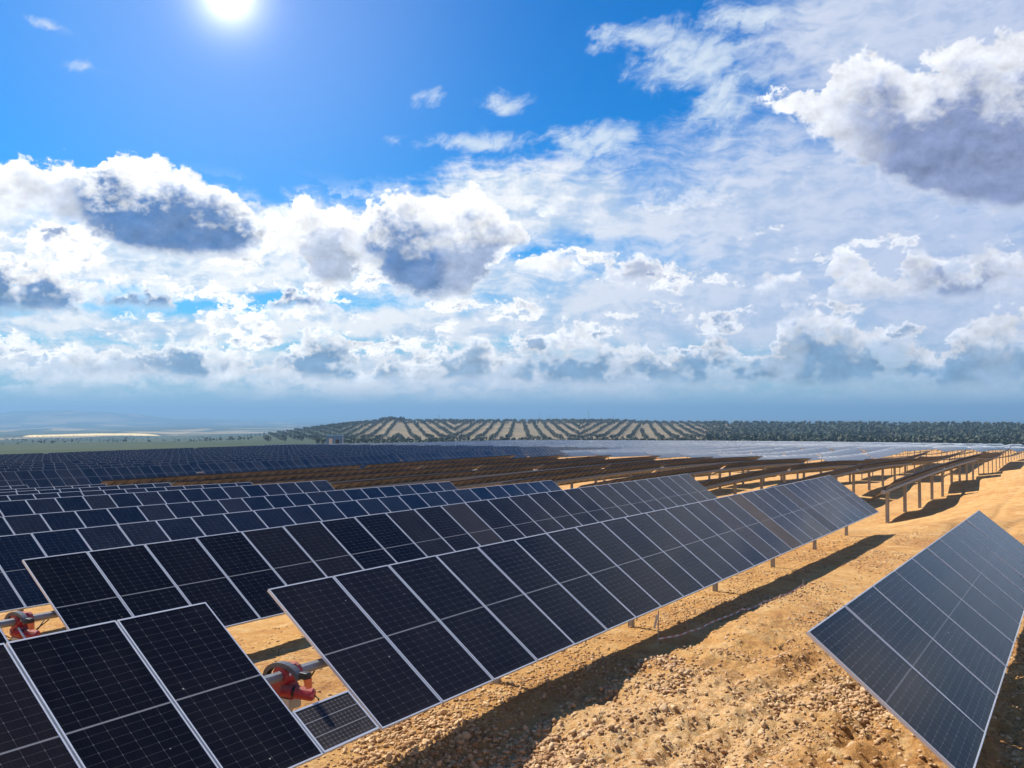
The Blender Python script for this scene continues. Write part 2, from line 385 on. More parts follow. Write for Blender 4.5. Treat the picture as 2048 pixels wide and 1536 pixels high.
# ------------------------------------------------------------------ the lie of the land
CTRL = [  # across the rows s, along the rows t, height below the camera
 (-7.6,12,-4.16),(-7.6,22,-4.42),(-7.6,37,-4.80),(-7.6,4,-4.05),(-7.6,-10,-4.0),(-13.8,8.7,-4.48),(-13.8,37,-4.86),(-20.4,13,-4.97),(-20.4,37,-5.30),
 (-26.7,16,-5.22),(-26.7,37,-5.66),(-32.7,20,-5.40),(-32.7,36,-5.72),(-38.9,24,-5.76),(-38.9,36,-6.06),(-45,35,-6.28),(-51.4,35,-6.62),(-57.6,34,-6.9),(-66,30,-7.0),
 (-45,10,-6.1),(-66,0,-6.8),(-30,-10,-5.2),(-14,-12,-4.4),
 (-10.5,62,-7.15),(-10.5,76,-7.5),(-10.5,90,-7.8),(-10.5,115,-8.15),(-10.5,135,-8.5),(-10.5,185,-8.9),(-10.5,240,-10.2),
 (-16.8,52,-6.9),(-16.8,71,-7.1),(-16.8,90,-7.4),(-16.8,128,-8.2),(-16.8,190,-9.2),(-23,50,-6.75),(-30,48,-6.8),(-36,46,-6.8),(-45,45,-6.9),(-58,44,-7.3),
 (-40,75,-7.4),(-40,110,-7.9),(-40,180,-9.4),(-60,80,-7.7),(-60,120,-8.3),(-74,46,-7.5),(-90,60,-8.0),(-110,70,-8.6),(-149,84,-9.6),(-110,140,-9.3),(-149,150,-10),(-90,200,-10),(-150,220,-11.3),(-40,250,-10.6),
 (-5.4,45,-5.0),(-5.0,60,-5.5),(-4.6,80,-5.8),(-4.3,100,-6.0),(-4.0,130,-6.8),(5,45,-4.7),(5,70,-5.0),(5,100,-5.5),(15,130,-6.5),(15,60,-4.8),(20,190,-8.5),(20,240,-10),
 (-7.6,46,-5.6),(-10.5,50,-6.3),(-13,46,-5.9),
 (-4,10,-4.15),(-4,20,-4.42),(-4,32,-4.68),(-1,12,-4.15),(2,12,-4.15),(2,25,-4.45),(6,20,-4.3),(6,8,-4.1),(12,30,-4.4),(0,0,-4.1),(6,-10,-4.1),(20,0,-4.2),(25,40,-4.6)]
_c = np.array(CTRL, float); _S = 60.0
def _phi(d2): return np.where(d2 > 1e-12, d2*np.log(np.maximum(d2, 1e-12))*.5, 0)
_P = _c[:, :2]/_S; _n = len(_P)
_A = np.zeros((_n+3, _n+3)); _A[:_n, :_n] = _phi(((_P[:, None]-_P[None])**2).sum(-1)) + np.eye(_n)*2e-4
_A[:_n, _n] = 1; _A[:_n, _n+1:] = _P; _A[_n, :_n] = 1; _A[_n+1:, :_n] = _P.T
_w = np.linalg.solve(_A, np.concatenate([_c[:, 2], np.zeros(3)]))
def sm(x, a, b):
    q = np.clip((x-a)/(b-a), 0, 1); return q*q*(3-2*q)
def local_z(x, y):
    s = np.asarray(x*RX + y*RY)/_S; t = np.asarray(x*DX + y*DY)/_S
    out = np.full(np.shape(s), _w[_n]) + _w[_n+1]*s + _w[_n+2]*t
    for i in range(_n): out = out + _w[i]*_phi((s-_P[i, 0])**2 + (t-_P[i, 1])**2)
    return np.clip(out, -13, -3.9)
_perm = np.random.default_rng(3).random((256, 256))
def vnoise(x, y):
    xi, yi = np.floor(x), np.floor(y); fx, fy = x-xi, y-yi
    fx, fy = fx*fx*(3-2*fx), fy*fy*(3-2*fy); a, b = xi.astype(int) & 255, yi.astype(int) & 255
    a1, b1 = (a+1) & 255, (b+1) & 255
    return (_perm[a, b]*(1-fx)+_perm[a1, b]*fx)*(1-fy) + (_perm[a, b1]*(1-fx)+_perm[a1, b1]*fx)*fy - .5
def fbm(x, y, o=5, g=.5):
    v, a = 0, 1
    for k in range(o): v = v + a*vnoise(x*2**k + 17.3*k, y*2**k + 5.1*k); a *= g
    return v
def far_z(x, y):
    r = np.hypot(x, y); th = np.degrees(np.arctan2(x, y)); lr = np.log(np.maximum(r, 100))
    left = np.interp(lr, np.log([200, 320, 700, 1400, 2400, 5000, 9000, 20000, 45000]), [-10.3, -12, -22, -42, -60, -86, -108, -122, -125])
    hill = np.interp(lr, np.log([200, 320, 600, 760, 950, 1120, 1250, 1600, 2600, 5000, 9000, 20000, 45000]), [-10.3, -12.5, -19.5, -21.5, -17.8, -14.0, -14.0, -25, -62, -86, -108, -122, -125])
    hill = hill + sm(r, 700, 1050)*sm(r, 1700, 1250)*(1.0*fbm(th*.35, r/400, 3) - 2.6*sm(th, 5, 12) + 2.6*np.exp(-((th+7.3)/.5)**2))
    w = sm(th, -20, -7) * sm(-th, -75, -50)
    z = left*(1-w) + hill*w
    big = sm(r, 3500, 9000)
    z = z + big*(1-w*.3)*(fbm(x/2600, y/2600, 4)*46)
    z = z + 105*np.exp(-((th+26)/6)**2 - ((r-10500)/1800)**2)*(1+.5*fbm(th*.5, r/900, 3))
    z = z + sm(r, 16000, 30000)*(55 + 130*np.maximum(fbm(th*.16+3, r/9000, 4), -.2)) + sm(r, 500, 1500)*(1-w)*fbm(x/420, y/420, 4)*9
    return z
def macro_z(x, y):
    r = np.hypot(x, y); k = sm(r, 190, 300)
    near = local_z(np.where(r < 320, x, 0), np.where(r < 320, y, 0)) if np.ndim(x) else local_z(x, y)
    z = near*(1-k) + far_z(x, y)*k
    s, t = x*RX + y*RY, x*DX + y*DY                        # rubble heaps and wheel-worn dips beside the first row
    for a, b, ra, rb, h in ((-5.5,10.2,.7,1.6,.16),(-4.1,13.5,.9,2.2,.15),(-5.9,9.0,.75,1.9,-.48),(-6.2,12.6,.5,1.6,-.12),(-2.4,9.6,.8,1.2,.14),(-5.4,17,.5,2.5,.10),(-4.4,22,.8,3,-.08),(-4.8,41,1.2,2.6,.28),(-2.8,33,1.6,4,.12),(-3.6,10.6,.5,.8,-.14)):
        z = z + h*np.exp(-((s-a)/ra)**2 - ((t-b)/rb)**2)
    return z
def ground_z(x, y):
    r = np.hypot(x, y); s, t = x*RX + y*RY, x*DX + y*DY
    k = sm(r, 260, 120)
    rough = .35 + .65*sm(s, -7.5, -5.5)*sm(t, 30, 12)
    ruts = .030*np.sin(s*11 + 4*fbm(s*.3, t*.12, 2))*sm(s, -5.6, -4.4)*sm(fbm(s*.25+9, t*.1, 2), -.15, .2) - .10*(np.exp(-((s+3.9+.25*np.sin(t*.2))/.22)**2) + np.exp(-((s+2.2+.25*np.sin(t*.2))/.22)**2))*sm(t, 11, 15)
    return macro_z(x, y) + k*(.20*fbm(x*.35, y*.35, 4, .5)*rough + .13*fbm(x*1.7, y*1.7, 5, .70)*rough*rough + .028*fbm(x*8, y*8, 3, .6)*rough + ruts)
gz1 = lambda x, y: float(ground_z(np.array([x]), np.array([y]))[0])
mz1 = lambda x, y: float(macro_z(np.array([x]), np.array([y]))[0])

# ground sheet: rings that widen with distance
th = np.concatenate([np.linspace(-180, -40, 50)[:-1], np.linspace(-40, -33, 20)[:-1], np.linspace(-33, 33, 620), np.linspace(33, 40, 20)[1:], np.linspace(40, 180, 50)[1:-1]])
rr = np.concatenate([[.01, 1.5, 3, 4.5], np.geomspace(5.5, 7, 20), np.geomspace(7, 18, 300)[1:], np.geomspace(18, 60, 170)[1:], np.geomspace(60, 400, 120)[1:], np.geomspace(400, 2600, 120)[1:], np.geomspace(2600, 60000, 110)[1:]])
TT, RRR = np.meshgrid(np.radians(th), rr, indexing='xy')
gx, gy = RRR*np.sin(TT), RRR*np.cos(TT)
gzv = ground_z(gx, gy)
nr, nt_ = gx.shape
idx = np.arange(nr*nt_).reshape(nr, nt_); nxt = np.roll(idx, -1, axis=1)
quads = np.stack([idx[:-1], idx[1:], nxt[1:], nxt[:-1]], -1).reshape(-1, 4)

m, t, p = material('earth_and_fields')
geo = t.node('NewGeometry').outputs['Position']; px_, py_, pz_ = t.xyz(geo)
flat = t.comb(px_, py_, 0.0)
r_ = G(t.nt, t.vmath('LENGTH', flat, out=1))
n0 = t.noise(geo, .35, 6, .62); n1 = t.noise(geo, 2.2, 7, .66); n2 = t.noise(geo, 14, 8, .68); n3 = t.noise(geo, 70, 4, .65)
soil = t.mix(n0.step(.3, .7), (.47, .228, .068), (.60, .345, .122))
soil = t.mix(n1.step(.46, .74), soil, (.64, .43, .205))
soil = t.mix(n1.step(.50, .26) * .7, soil, (.34, .150, .052))
soil = t.mix(n2.step(.55, .78) * .75, soil, (.68, .49, .27))
soil = t.mix(n2.step(.46, .27) * .6, soil, (.27, .122, .050))
rub = (t.vmath and ((px_ * RX + py_ * RY + 4.6) / 2.0))
rub2 = (px_ * DX + py_ * DY - 11.5) / 4.0
rub = (rub * rub + rub2 * rub2 + (n1 - .5) * 1.6).step(1.0, .3)
soil = t.mix(rub * n2.step(.40, .60) * .8, soil, (.68, .47, .25))
rough_m = t.noise(geo, .22, 3, .6).step(.40, .62)
soil = t.mix(n2.step(.52, .40) * rough_m * .55, soil, (.20, .105, .055))
soil = t.mix(n3.step(.56, .72) * .35, soil, (.74, .59, .40))
# groves and fields farther off
along = t.comb(px_ * .3 + py_ * .05, py_ * .16 - px_ * .04, 0.0)
fields = t.voronoi(along, .016, out='Color'); fr, fg, fb = t.xyz(fields)
big = t.noise(flat, .0016, 6, .62); tuft = t.noise(flat, .11, 6, .75)
green = t.mix(big.step(.35, .65), (.028, .046, .020), (.046, .062, .030))
green = t.mix(tuft.step(.50, .72) * .75, green, (.11, .100, .060))
green = t.mix(fb.step(.45, .55) * .7, green, (.018, .034, .018))
green = t.mix(fr.step(.74, .80) * r_.step(1100, 1900), green, t.mix(fg, (.30, .225, .12), (.16, .135, .06)))
# sandy soil of the olive hill
grove = t.mix(t.noise(flat, .02, 5, .6).step(.3, .7), (.22, .165, .10), (.14, .118, .07))
ta = px_._m('ARCTAN2', py_)
hillm = r_.step(600, 680) * r_.step(1600, 1400) * ta.step(rad(-11), rad(-8)) * ta.step(rad(15), rad(12)) * t.noise(flat, .006, 4, .6).step(.30, .42)
land = t.mix(hillm, green, grove)
# one pale stubble field down in the valley
fx_ = (px_ + 1085) / 165 + (t.noise(flat, .006, 3, .5) - .5) * .35; fy_ = (py_ - 2400) / 300 + (px_ + 1085) / 420
fm = (fx_ * fx_ + fy_ * fy_).step(1.05, .95)
land = t.mix(fm, land, (.80, .60, .26))
veg = (r_ + (big - .5) * 90 + px_.step(-45, -110) * 215).step(385, 415)
col = t.mix(veg, soil, land)
t.link(col, p.inputs['Base Color']); p.inputs['Roughness'].default_value = .95; p.inputs['Specular IOR Level'].default_value = .15
b = t.node('Bump'); b.inputs['Strength'].default_value = 1.0; b.inputs['Distance'].default_value = .075
t.link((n2 * .8 + n3 * .35 + n1 * .6) * r_.step(160, 40), b.inputs['Height']); t.link(b.outputs[0], p.inputs['Normal'])
M_EARTH = m
me = np_mesh('ground', np.stack([gx, gy, gzv], -1).reshape(-1, 3), quads[:, ::-1], [M_EARTH])
me.polygons.foreach_set('use_smooth', np.ones(len(me.polygons), bool))
ground = tag(link('ground', me), kind='structure')

# ------------------------------------------------------------------ solar trackers
def frame_bars(mb, w, l, m=0, bar=.016, h=.018):
    for sg in (-1, 1):
        mb.box((0, sg*(l/2-bar/2), 0), (w/2, bar/2, h), m); mb.box((sg*(w/2-bar/2), 0, 0), (bar/2, l/2-bar, h), m)
def plate(w, l, mats, name):
    mb = MB(); a, b = w/2-.012, l/2-.012
    mb.quad((-a,-b,.013), (a,-b,.013), (a,b,.013), (-a,b,.013), 0)
    mb.quad((-a,b,.006), (a,b,.006), (a,-b,.006), (-a,-b,.006), 1)
    return mb, mats, name
mb, ma, nm = plate(MW, ML, [M_CELL, M_BACK], 'solar_panel'); PANEL = mb.mesh(nm, ma); PANEL_MID = mb.mesh(nm, [M_CELL_MID, M_BACK])
mb = MB(); frame_bars(mb, MW, ML); FRAME = mb.mesh('frame', [M_FRAME])
def panel_joined(cell):
    mb, ma, nm = plate(MW, ML, None, ''); frame_bars(mb, MW, ML, 2, .012); return mb.mesh('solar_panel', [cell, M_BACK, M_EDGE])
PANEL_FAR = panel_joined(M_CELL_FAR)
mb, ma, nm = plate(MW, ML, None, ''); frame_bars(mb, MW, ML, 2, .03, .022); mb.box((0, -ML/2+.06, -.03), (MW/2+.011, .06, .03), 2); mb.box((0, 0, -.10), (MW/2+.011, .07, .06), 2); PANEL_BACK = mb.mesh('solar_panel', [M_CELL_FAR, M_BACK, M_RIB])  # dark frame; the broad edge bar paints in the shaded gap between rows
mb = MB(); mb.box((0, 0, -.045), (.03, .62, .022)); RAIL = mb.mesh('rail', [M_STEEL])
mb = MB(); mb.box((PIT/2, 0, -.045), (.035, 1.10, .022)); JOINT_RAIL = mb.mesh('rail', [M_STEEL])
mb, ma, nm = plate(P0-.022, L0, [M_CELL_WIDE, M_BACK], 'solar_panel'); PANEL_WIDE = mb.mesh(nm, ma)
mb = MB(); frame_bars(mb, P0-.022, L0); FRAME_WIDE = mb.mesh('frame', [M_FRAME])
mb = MB()                                          # open C-section pile, unit height, top at zero
for c, h in (((0,0,-.5),(.05,.006,.5)), ((-.05,.035,-.5),(.006,.041,.5)), ((.05,.035,-.5),(.006,.041,.5)), ((0,0,-.03),(.075,.07,.03))): mb.box(c, h)
POST = mb.mesh('post', [M_POST])

def height_at(pts):
    a = np.array(pts); return ground_z(a[:, 0], a[:, 1])
def module_matrix(s, t, z, tilt, slope, origin, lift=.13):
    X = (DV*math.cos(slope) + ZV*math.sin(slope)); Y0 = (-RV*math.cos(tilt) + ZV*math.sin(tilt))
    Z = X.cross(Y0).normalized(); Y = Z.cross(X)
    x, y = xy(s, t); o = Vector((x, y, z)) + Z*lift - Vector(origin)
    return Matrix(((X.x, Y.x, Z.x, o.x), (X.y, Y.y, Z.y, o.y), (X.z, Y.z, Z.z, o.z), (0, 0, 0, 1)))

def in_view(s, t, mar=170):
    x, y = xy(s, t); return y > 3 and -mar < pxw(x, y) < 2048 + mar
def tracker(label, s, tables, zaxis, tilt, group, style, post_gap=5.0, drives=(), dusty={}, axis_h=None, tilt_of=None):
    """tables: list of (first t, number of modules). zaxis(t): height of the torque tube."""
    pit, pan, frm = (P0, PANEL_WIDE, FRAME_WIDE) if style == 'wide' else (PIT, (PANEL if s > -18 else PANEL_MID) if style == 'near' else PANEL_BACK if style == 'back' else PANEL_FAR, FRAME)
    mods = [(t0 + (i+.5)*pit, j, i) for j, (t0, n) in enumerate(tables) for i in range(n)]
    mods = [q for q in mods if in_view(s, q[0])]
    if not mods: return None
    ta, tb = min(q[0] for q in mods)-pit/2-.1, max(q[0] for q in mods)+pit/2+.1
    if style in ('back', 'far', 'joined'):          # the tube follows the land in one gentle curve
        q = np.linspace(ta, tb, 14); gx_, gy_ = q*DX + s*RX, q*DY + s*RY
        pf = np.polyfit(q-ta, macro_z(gx_, gy_) + axis_h, 2); zaxis = lambda t: float(np.polyval(pf, t-ta))
    tm = (ta+tb)/2; x, y = xy(s, tm); org = (x, y, gz1(x, y))
    root = thing('solar_tracker', org, label, 'solar tracker', group); O = Vector(org)
    if style == 'joined':
        V, FQ, MI = [], [], []
        src = PANEL_FAR; v0 = np.array([v.co for v in src.vertices]); f0 = np.array([tuple(q.vertices) for q in src.polygons]); m0 = [q.material_index for q in src.polygons]
    for k, (t, j, i) in enumerate(mods):
        z = zaxis(t); sl = math.atan2(zaxis(t+1.2)-zaxis(t-1.2), 2.4)
        tl = tilt + random.gauss(0, .0025) if style == 'near' else tilt + random.gauss(0, .006)
        M = module_matrix(s, t, z, tl, sl, org)
        if style == 'joined':
            Ma = np.array(M); V.append(v0 @ Ma[:3, :3].T + Ma[:3, 3]); FQ.append(f0 + len(v0)*k); MI += m0; continue
        po = link('solar_panel', pan, root, M)
        po['dust'] = float(dusty.get((j, i), max(0, random.gauss(.03, .05))))
        if dusty.get((j, i), 0) > .15: po['label'] = 'panel paler with dust than its neighbours'
        if style == 'wide': po['dust'] = random.uniform(.01, .05)
        if style in ('near', 'wide'): link('frame', frm, po)
        if style == 'near': link('rail', JOINT_RAIL, po)
        if style == 'back': link('rail', RAIL, po)
    if style == 'joined':
        me = np_mesh('solar_panel_rows', np.concatenate(V), np.concatenate(FQ), [M_CELL_FAR, M_BACK, M_EDGE])
        me.polygons.foreach_set('material_index', np.array(MI, np.int32)); tag(link('solar_panel_rows', me, root), kind='stuff')
    if style == 'wide': ta += .6
    nseg = max(2, int((tb-ta)/4)); pts = []
    for k in range(nseg+1):
        t = ta+(tb-ta)*k/nseg; x, y = xy(s, t); pts.append(Vector((x, y, zaxis(t)))-O)
    MB().tube(pts, .14 if style == 'back' else .060, 8).build('torque_tube', M_POST if style == 'back' else M_TUBE, root)
    t = math.ceil(ta/post_gap)*post_gap + (2.0 if style == 'near' else 0)
    if style == 'wide': t = ta + 5.2
    joined = MB()
    spots = []
    while t < tb: spots.append(t); t += post_gap
    if ta + 1.2 < spots[0] - 1.5 and style == 'back': spots.insert(0, ta + .7)
    gh = height_at([xy(s, t) for t in spots])
    for t, g_ in zip(spots, gh):
        x, y = xy(s, t); zt = zaxis(t)-.05; h = zt - float(g_) + .25
        if style == 'joined': joined.box(Vector((x, y, zt-h/2))-O, (.05, .05, h/2)); continue
        M = Matrix.Translation(Vector((x, y, zt))-O) @ Matrix.Rotation(-YAW, 4, 'Z') @ Matrix.Diagonal(((1.9, 1.9, h, 1) if style == 'back' else (1, 1, h, 1)))
        link('post', POST, root, M)
    if style == 'joined' and spots: tag(joined.build('post_row', M_POST, root), kind='stuff')
    for t in drives: drive_unit(root, O, s, t, zaxis(t), rod=(s < -12))
    return root

def drive_unit(root, O, s, t, z, rod, RV=RV*.86, DV=DV*.86, ZV=ZV*.86, UP=ZV):
    """red slewing drive on its pile in the gap between two tables"""
    x, y = xy(s, t); C = Vector((x, y, z))-O; g = gz1(x, y)-O.z
    arcp = []
    for k in range(15):
        w = rad(196 - 180*k/14); arcp.append(C + RV*(math.cos(w)*.33+.02) + ZV*(math.sin(w)*.22 - .05) - DV*.10)
    body = MB()
    body.prism([(-.17,-.30),(.15,-.30),(.17,-.20),(.09,-.10),(.12,.03),(.07,.13),(-.03,.15),(-.12,.04),(-.10,-.10),(-.24,-.16),(-.26,-.25)], C, RV, ZV, DV, .085)
    body.tube([C-DV*.15, C+DV*.15], .115, 14)
    gb = body.build('drive_unit', M_RED, root, bevel=.008)
    # curved channel of the gear sector: two flanges and a web
    arc = MB()
    for a, b in zip(arcp[:-1], arcp[1:]):
        d = (b-a).normalized(); n = d.cross(DV).normalized()
        arc.box((a+b)/2, ((b-a).length/2+.004, .048, .006), 0, d, DV, n)
        for sg in (-1, 1): arc.box((a+b)/2 - n*.022*(1 if n.z > 0 else -1) + DV*(.045*sg), ((b-a).length/2+.004, .005, .022), 0, d, DV, n)
    arc.build('gear_arc', M_DARKST, gb)
    cam_d = (RV*.84 + DV*.40 - ZV*.12).normalized(); m0 = C - DV*.13 - ZV*.17 + RV*.02
    mt = MB().tube([m0, m0+cam_d*.13, m0+cam_d*.135, m0+cam_d*.16, m0+cam_d*.165, m0+cam_d*.36, m0+cam_d*.385], [.075,.075,.062,.062,.072,.072,.050], 16)
    mt.build('motor', M_RED, gb, smooth=False)
    MB().tube([m0+cam_d*.136, m0+cam_d*.158], .068, 14).build('motor_band', M_BLACK, gb)
    e = arcp[-1]
    MB().box(e+RV*.07+ZV*.05, (.07, .05, .045), 0, RV, DV, ZV).build('sensor', M_BLACK, gb, bevel=.012)
    MB().tube([e+RV*.11+ZV*.01, e+RV*.14-ZV*.10], [.05, .035], 12).build('sensor_cap', M_ORANGE, gb)
    c0 = m0+cam_d*.38
    MB().tube([c0, c0+cam_d*.05-ZV*.04, c0+cam_d*.07-ZV*.16, c0+cam_d*.05-ZV*.34], .007, 6).build('cable', M_BLACK, gb)
    for q, (a, b_, c_) in enumerate(((.20, -.02, .45), (-.10, .02, -.45), (.05, -.10, .42))):   # wiring tied along the tube
        st_ = C + RV*.05*q - ZV*.12 - DV*.05
        MB().tube([st_, st_ + RV*a*.6 - ZV*.16 + DV*c_*.3, st_ + RV*a*.4 - ZV*.05 + DV*c_*.7, C - ZV*.09 + RV*b_ + DV*c_*1.15], .009, 6).build('cable', M_BLACK, gb)
    MB().box(C + RV*.06 - ZV*.20 - DV*.0875, (.045, .03, .003), 0, RV, ZV, DV).build('rating_plate', M_FRAME, gb)
    bk = MB(); bk.box(C+ZV*(-.36), (.13, .11, .07), 0, RV, DV, ZV)
    hh = (C.z-.40-g+.25)/2; bk.box(Vector((C.x, C.y, C.z-.36-hh)), (.075, .006, hh), 0, RV, DV, UP)
    for sg in (-1, 1): bk.box(Vector((C.x, C.y, C.z-.36-hh))+RV*(.08*sg)-DV*.05, (.006, .058, hh), 0, RV, DV, UP)
    bk.build('drive_post', M_STEEL, root)
    bolts = MB()
    for a, b in ((.12,.03),(.07,.13),(-.20,-.22),(.13,-.25)): bolts.tube([C+RV*a+ZV*b-DV*.105, C+RV*a+ZV*b-DV*.08], .018, 8)
    tag(bolts.build('bolts', M_FRAME, gb), kind='stuff')
    if rod:
        a = C + RV*.10 - ZV*.10 - DV*.12; b_ = a + RV*.95 - ZV*.55 - DV*.10
        MB().tube([a, a.lerp(b_, .5), a.lerp(b_, .501), b_], [.016, .016, .030, .030], 10).build('damper_rod', M_WHITE, gb)

ORD = ['first', 'second', 'third', 'fourth', 'fifth', 'sixth', 'seventh', 'eighth', 'ninth', 'tenth', 'eleventh', 'twelfth', 'thirteenth', 'fourteenth', 'fifteenth', 'sixteenth', 'seventeenth', 'eighteenth', 'nineteenth', 'twentieth', 'twenty-first', 'twenty-second', 'twenty-third', 'twenty-fourth', 'twenty-fifth', 'twenty-sixth']
TAU = rad(36.6); HC, HS = ML/2*math.cos(TAU), ML/2*math.sin(TAU)
LIFT = .13
# near block: top edges measured at two stations of each row
TOPS = {1: (8.1, -2.20, 38.5, -2.585), 2: (8.7, -2.44, 38.5, -2.77), 3: (12.9, -2.92, 37, -3.26), 4: (15.9, -3.19, 37.7, -3.61), 5: (19.9, -3.33, 36, -3.63), 6: (23.8, -3.70, 36.5, -4.01), 7: (12, -3.85, 35, -4.23), 8: (12, -4.2, 35, -4.57), 9: (12, -4.5, 35, -4.83)}
STOP = {1: -8.52, 2: -14.73, 3: -21.29, 4: -27.61, 5: -33.62, 6: -39.76, 7: -46.0, 8: -52.2, 9: -58.4}
START = {1: 8.10, 2: 8.66, 3: 8.11, 4: 8.7, 5: 6.0, 6: 6.5, 7: 5.9, 8: 6.0, 9: 4.6}
NEAR_LABEL = {1: 'long dark tracker row nearest the camera, red drive motor in its gap', 2: 'second dark tracker row, its red drive and white rod showing at the left edge'}
for k in range(1, 10):
    ta, za, tb, zb = TOPS[k]; sl = (zb-za)/(tb-ta)
    s_ax = STOP[k] + HC - LIFT*math.sin(TAU)
    za_f = lambda t, za=za, ta=ta, sl=sl: za + (t-ta)*sl - HS - LIFT*math.cos(TAU)
    t0 = START[k]
    dusty = {(1, 15): .9, (1, 13): .3, (1, 19): .35, (1, 24): .30, (1, 25): .28} if k == 1 else {(1, 10): .2} if k == 2 else {}
    root = tracker(NEAR_LABEL.get(k, 'dark tracker row facing the camera, %s row back from the front' % ORD[k-1]), s_ax, [(t0-.93-26*PIT, 26), (t0, 26)], za_f, TAU,
            'dark tracker rows of the near block', 'near', 5.0, drives=(t0-.46,) if k < 3 else (), dusty=dusty)
    if k == 1:                                    # the little module that feeds the drive
        Mx = module_matrix(s_ax, t0-.465, za_f(t0-.465), TAU, 0, root.location) @ Matrix.Translation((.0, -.83, -.012))
        mb, ma, nm = plate(.88, .58, [M_CELL_SMALL, M_BACK], 'small_panel'); q = link('small_panel', mb.mesh(nm, ma), root, Mx); q['dust'] = .25
        mb = MB(); frame_bars(mb, .88, .58, 0, .022); mb.build('frame', M_FRAME, q)
# single wide-panelled row at the right
S0, T00, Z0, TAU0 = -2.87*.85, 11.5*.85, -2.70*.85, rad(39.3)
sl0 = math.tan(rad(-1.48))
tracker('grey wide-panelled tracker row alone at the right foreground', S0 + L0/2*math.cos(TAU0) - LIFT*math.sin(TAU0), [(T00, 11)],
        lambda t: Z0 + (t-T00)*sl0 - L0/2*math.sin(TAU0) - LIFT*math.cos(TAU0), TAU0, None, 'wide', 5.0)
# middle block: tilted the other way, seen from behind
TM = rad(39.8); span = 52*PIT + 1.7
starts = [61.7, 55, 55, 54, 54, 53, 50, 48, 46, 44, 42]
for k in range(10):
    s = -10.55 if k == 0 else -16.8 - 6.0*(k-1)
    zf = None
    for j in range(2 if k < 3 else 1):
        a = starts[k] + j*span
        where = 'nearest the sandy bank' if k == 0 else '%s row in from the sandy bank' % ORD[k]
        tracker('tracker row seen from its brown underside, %s, %s length' % (where, ('near', 'far')[j]), s, [(a, 26), (a+26*PIT+.9, 26)], zf, -TM if k == 0 else -rad(30),
                'tracker rows seen from behind', 'back' if j == 0 else 'far', 7.0, axis_h=2.1 if k < 2 else 1.75 if k < 5 else 1.45)
# far left block, facing the camera again
for k in range(13):
    s = -73 - 6.24*k
    zf = None
    for j in range(2):
        a = 30 + j*span + (k % 3)*.4
        tracker('far blue tracker row left of the brown rows, %s from its front, %s half' % (ORD[k], ('left', 'right')[j]), s, [(a, 26), (a+26*PIT+.9, 26)], zf, TAU,
                'blue tracker rows of the far left block', 'far', 8.0, axis_h=1.75)
# far right block, pale with reflected sky
for k in range(26):
    s = -10.55 - 6.24*k
    zf = None
    first = 188 if k < 3 else 122 if k < 10 else 156
    for j in range(4 if 3 <= k < 10 else 3):
        a = first + j*(span+1.5) + (k % 4)*2.0
        tracker('pale distant tracker row below the olive hill, %s from the right, %s rank' % (ORD[k], ORD[j]), s, [(a, 26), (a+26*PIT+.9, 26)], zf, rad(22),
                'pale tracker rows of the far right block', 'joined', 9.0, axis_h=1.9)

# ------------------------------------------------------------------ stones, gravel
def ico(sub):
    import bmesh
    bm = bmesh.new(); bmesh.ops.create_icosphere(bm, subdivisions=sub, radius=1); bm.verts.ensure_lookup_table()
    v = np.array([x.co for x in bm.verts]); f = np.array([[q.index for q in p.verts] for p in bm.faces]); bm.free(); return v, f
def stone_mat(name, c1, c2):
    m, t, p = material(name); co = t.node('TexCoord').outputs['Object']; rnd = G(t.nt, t.node('ObjectInfo').outputs['Random'])
    geo = t.node('NewGeometry'); isl = G(t.nt, geo.outputs['Random Per Island'])
    n = t.noise(geo.outputs['Position'], 30, 5, .65)
    t.link(t.mix((n * .8 + isl * .95 - .38).clamp(), c1, c2), p.inputs['Base Color']); p.inputs['Roughness'].default_value = .9
    b = t.node('Bump'); b.inputs['Strength'].default_value = .4; b.inputs['Distance'].default_value = .01; t.link(n, b.inputs['Height']); t.link(b.outputs[0], p.inputs['Normal'])
    return m
M_STONE = stone_mat('limestone_cobbles', (.29, .145, .055), (.60, .41, .225))
iv, if_ = ico(2)
STONES = []
for k in range(8):
    r0 = np.random.default_rng(50+k); v = iv.copy()
    d = r0.normal(size=(9, 3)); d /= np.linalg.norm(d, axis=1)[:, None]
    for q in d:
        h = r0.uniform(.30, .70); over = np.maximum(v @ q - h, 0); v = v - over[:, None]*q*.85
    v = v*r0.uniform(.65, 1.2, 3)*(1 + .05*r0.normal(size=(len(v), 1)))
    me = np_mesh('stone', v, if_, [M_STONE], tris=True); me.polygons.foreach_set('use_smooth', np.ones(len(me.polygons), bool)); STONES.append(me)
def spots(n, srange, trange, power=2.0, clump=None, seed=1):
    r0 = np.random.default_rng(seed); out = []
    while len(out) < n:
        s = r0.uniform(*srange, 4000); t = r0.uniform(*trange, 4000); x, y = s*RX+t*DX, s*RY+t*DY
        d = np.hypot(x, y); u = 1024 + F_PX*x/np.maximum(y, .1)
        ok = (y > 4) & (u > -60) & (u < 2110) & (r0.random(4000) < np.minimum(1, (9/np.maximum(d, 5))**power))
        if clump: ok &= r0.random(4000) < np.clip(.22 + 2.2*fbm(s*.7+clump, t*.5, 3), .05, 1)
        out += list(zip(x[ok], y[ok]))
    return np.array(out[:n])
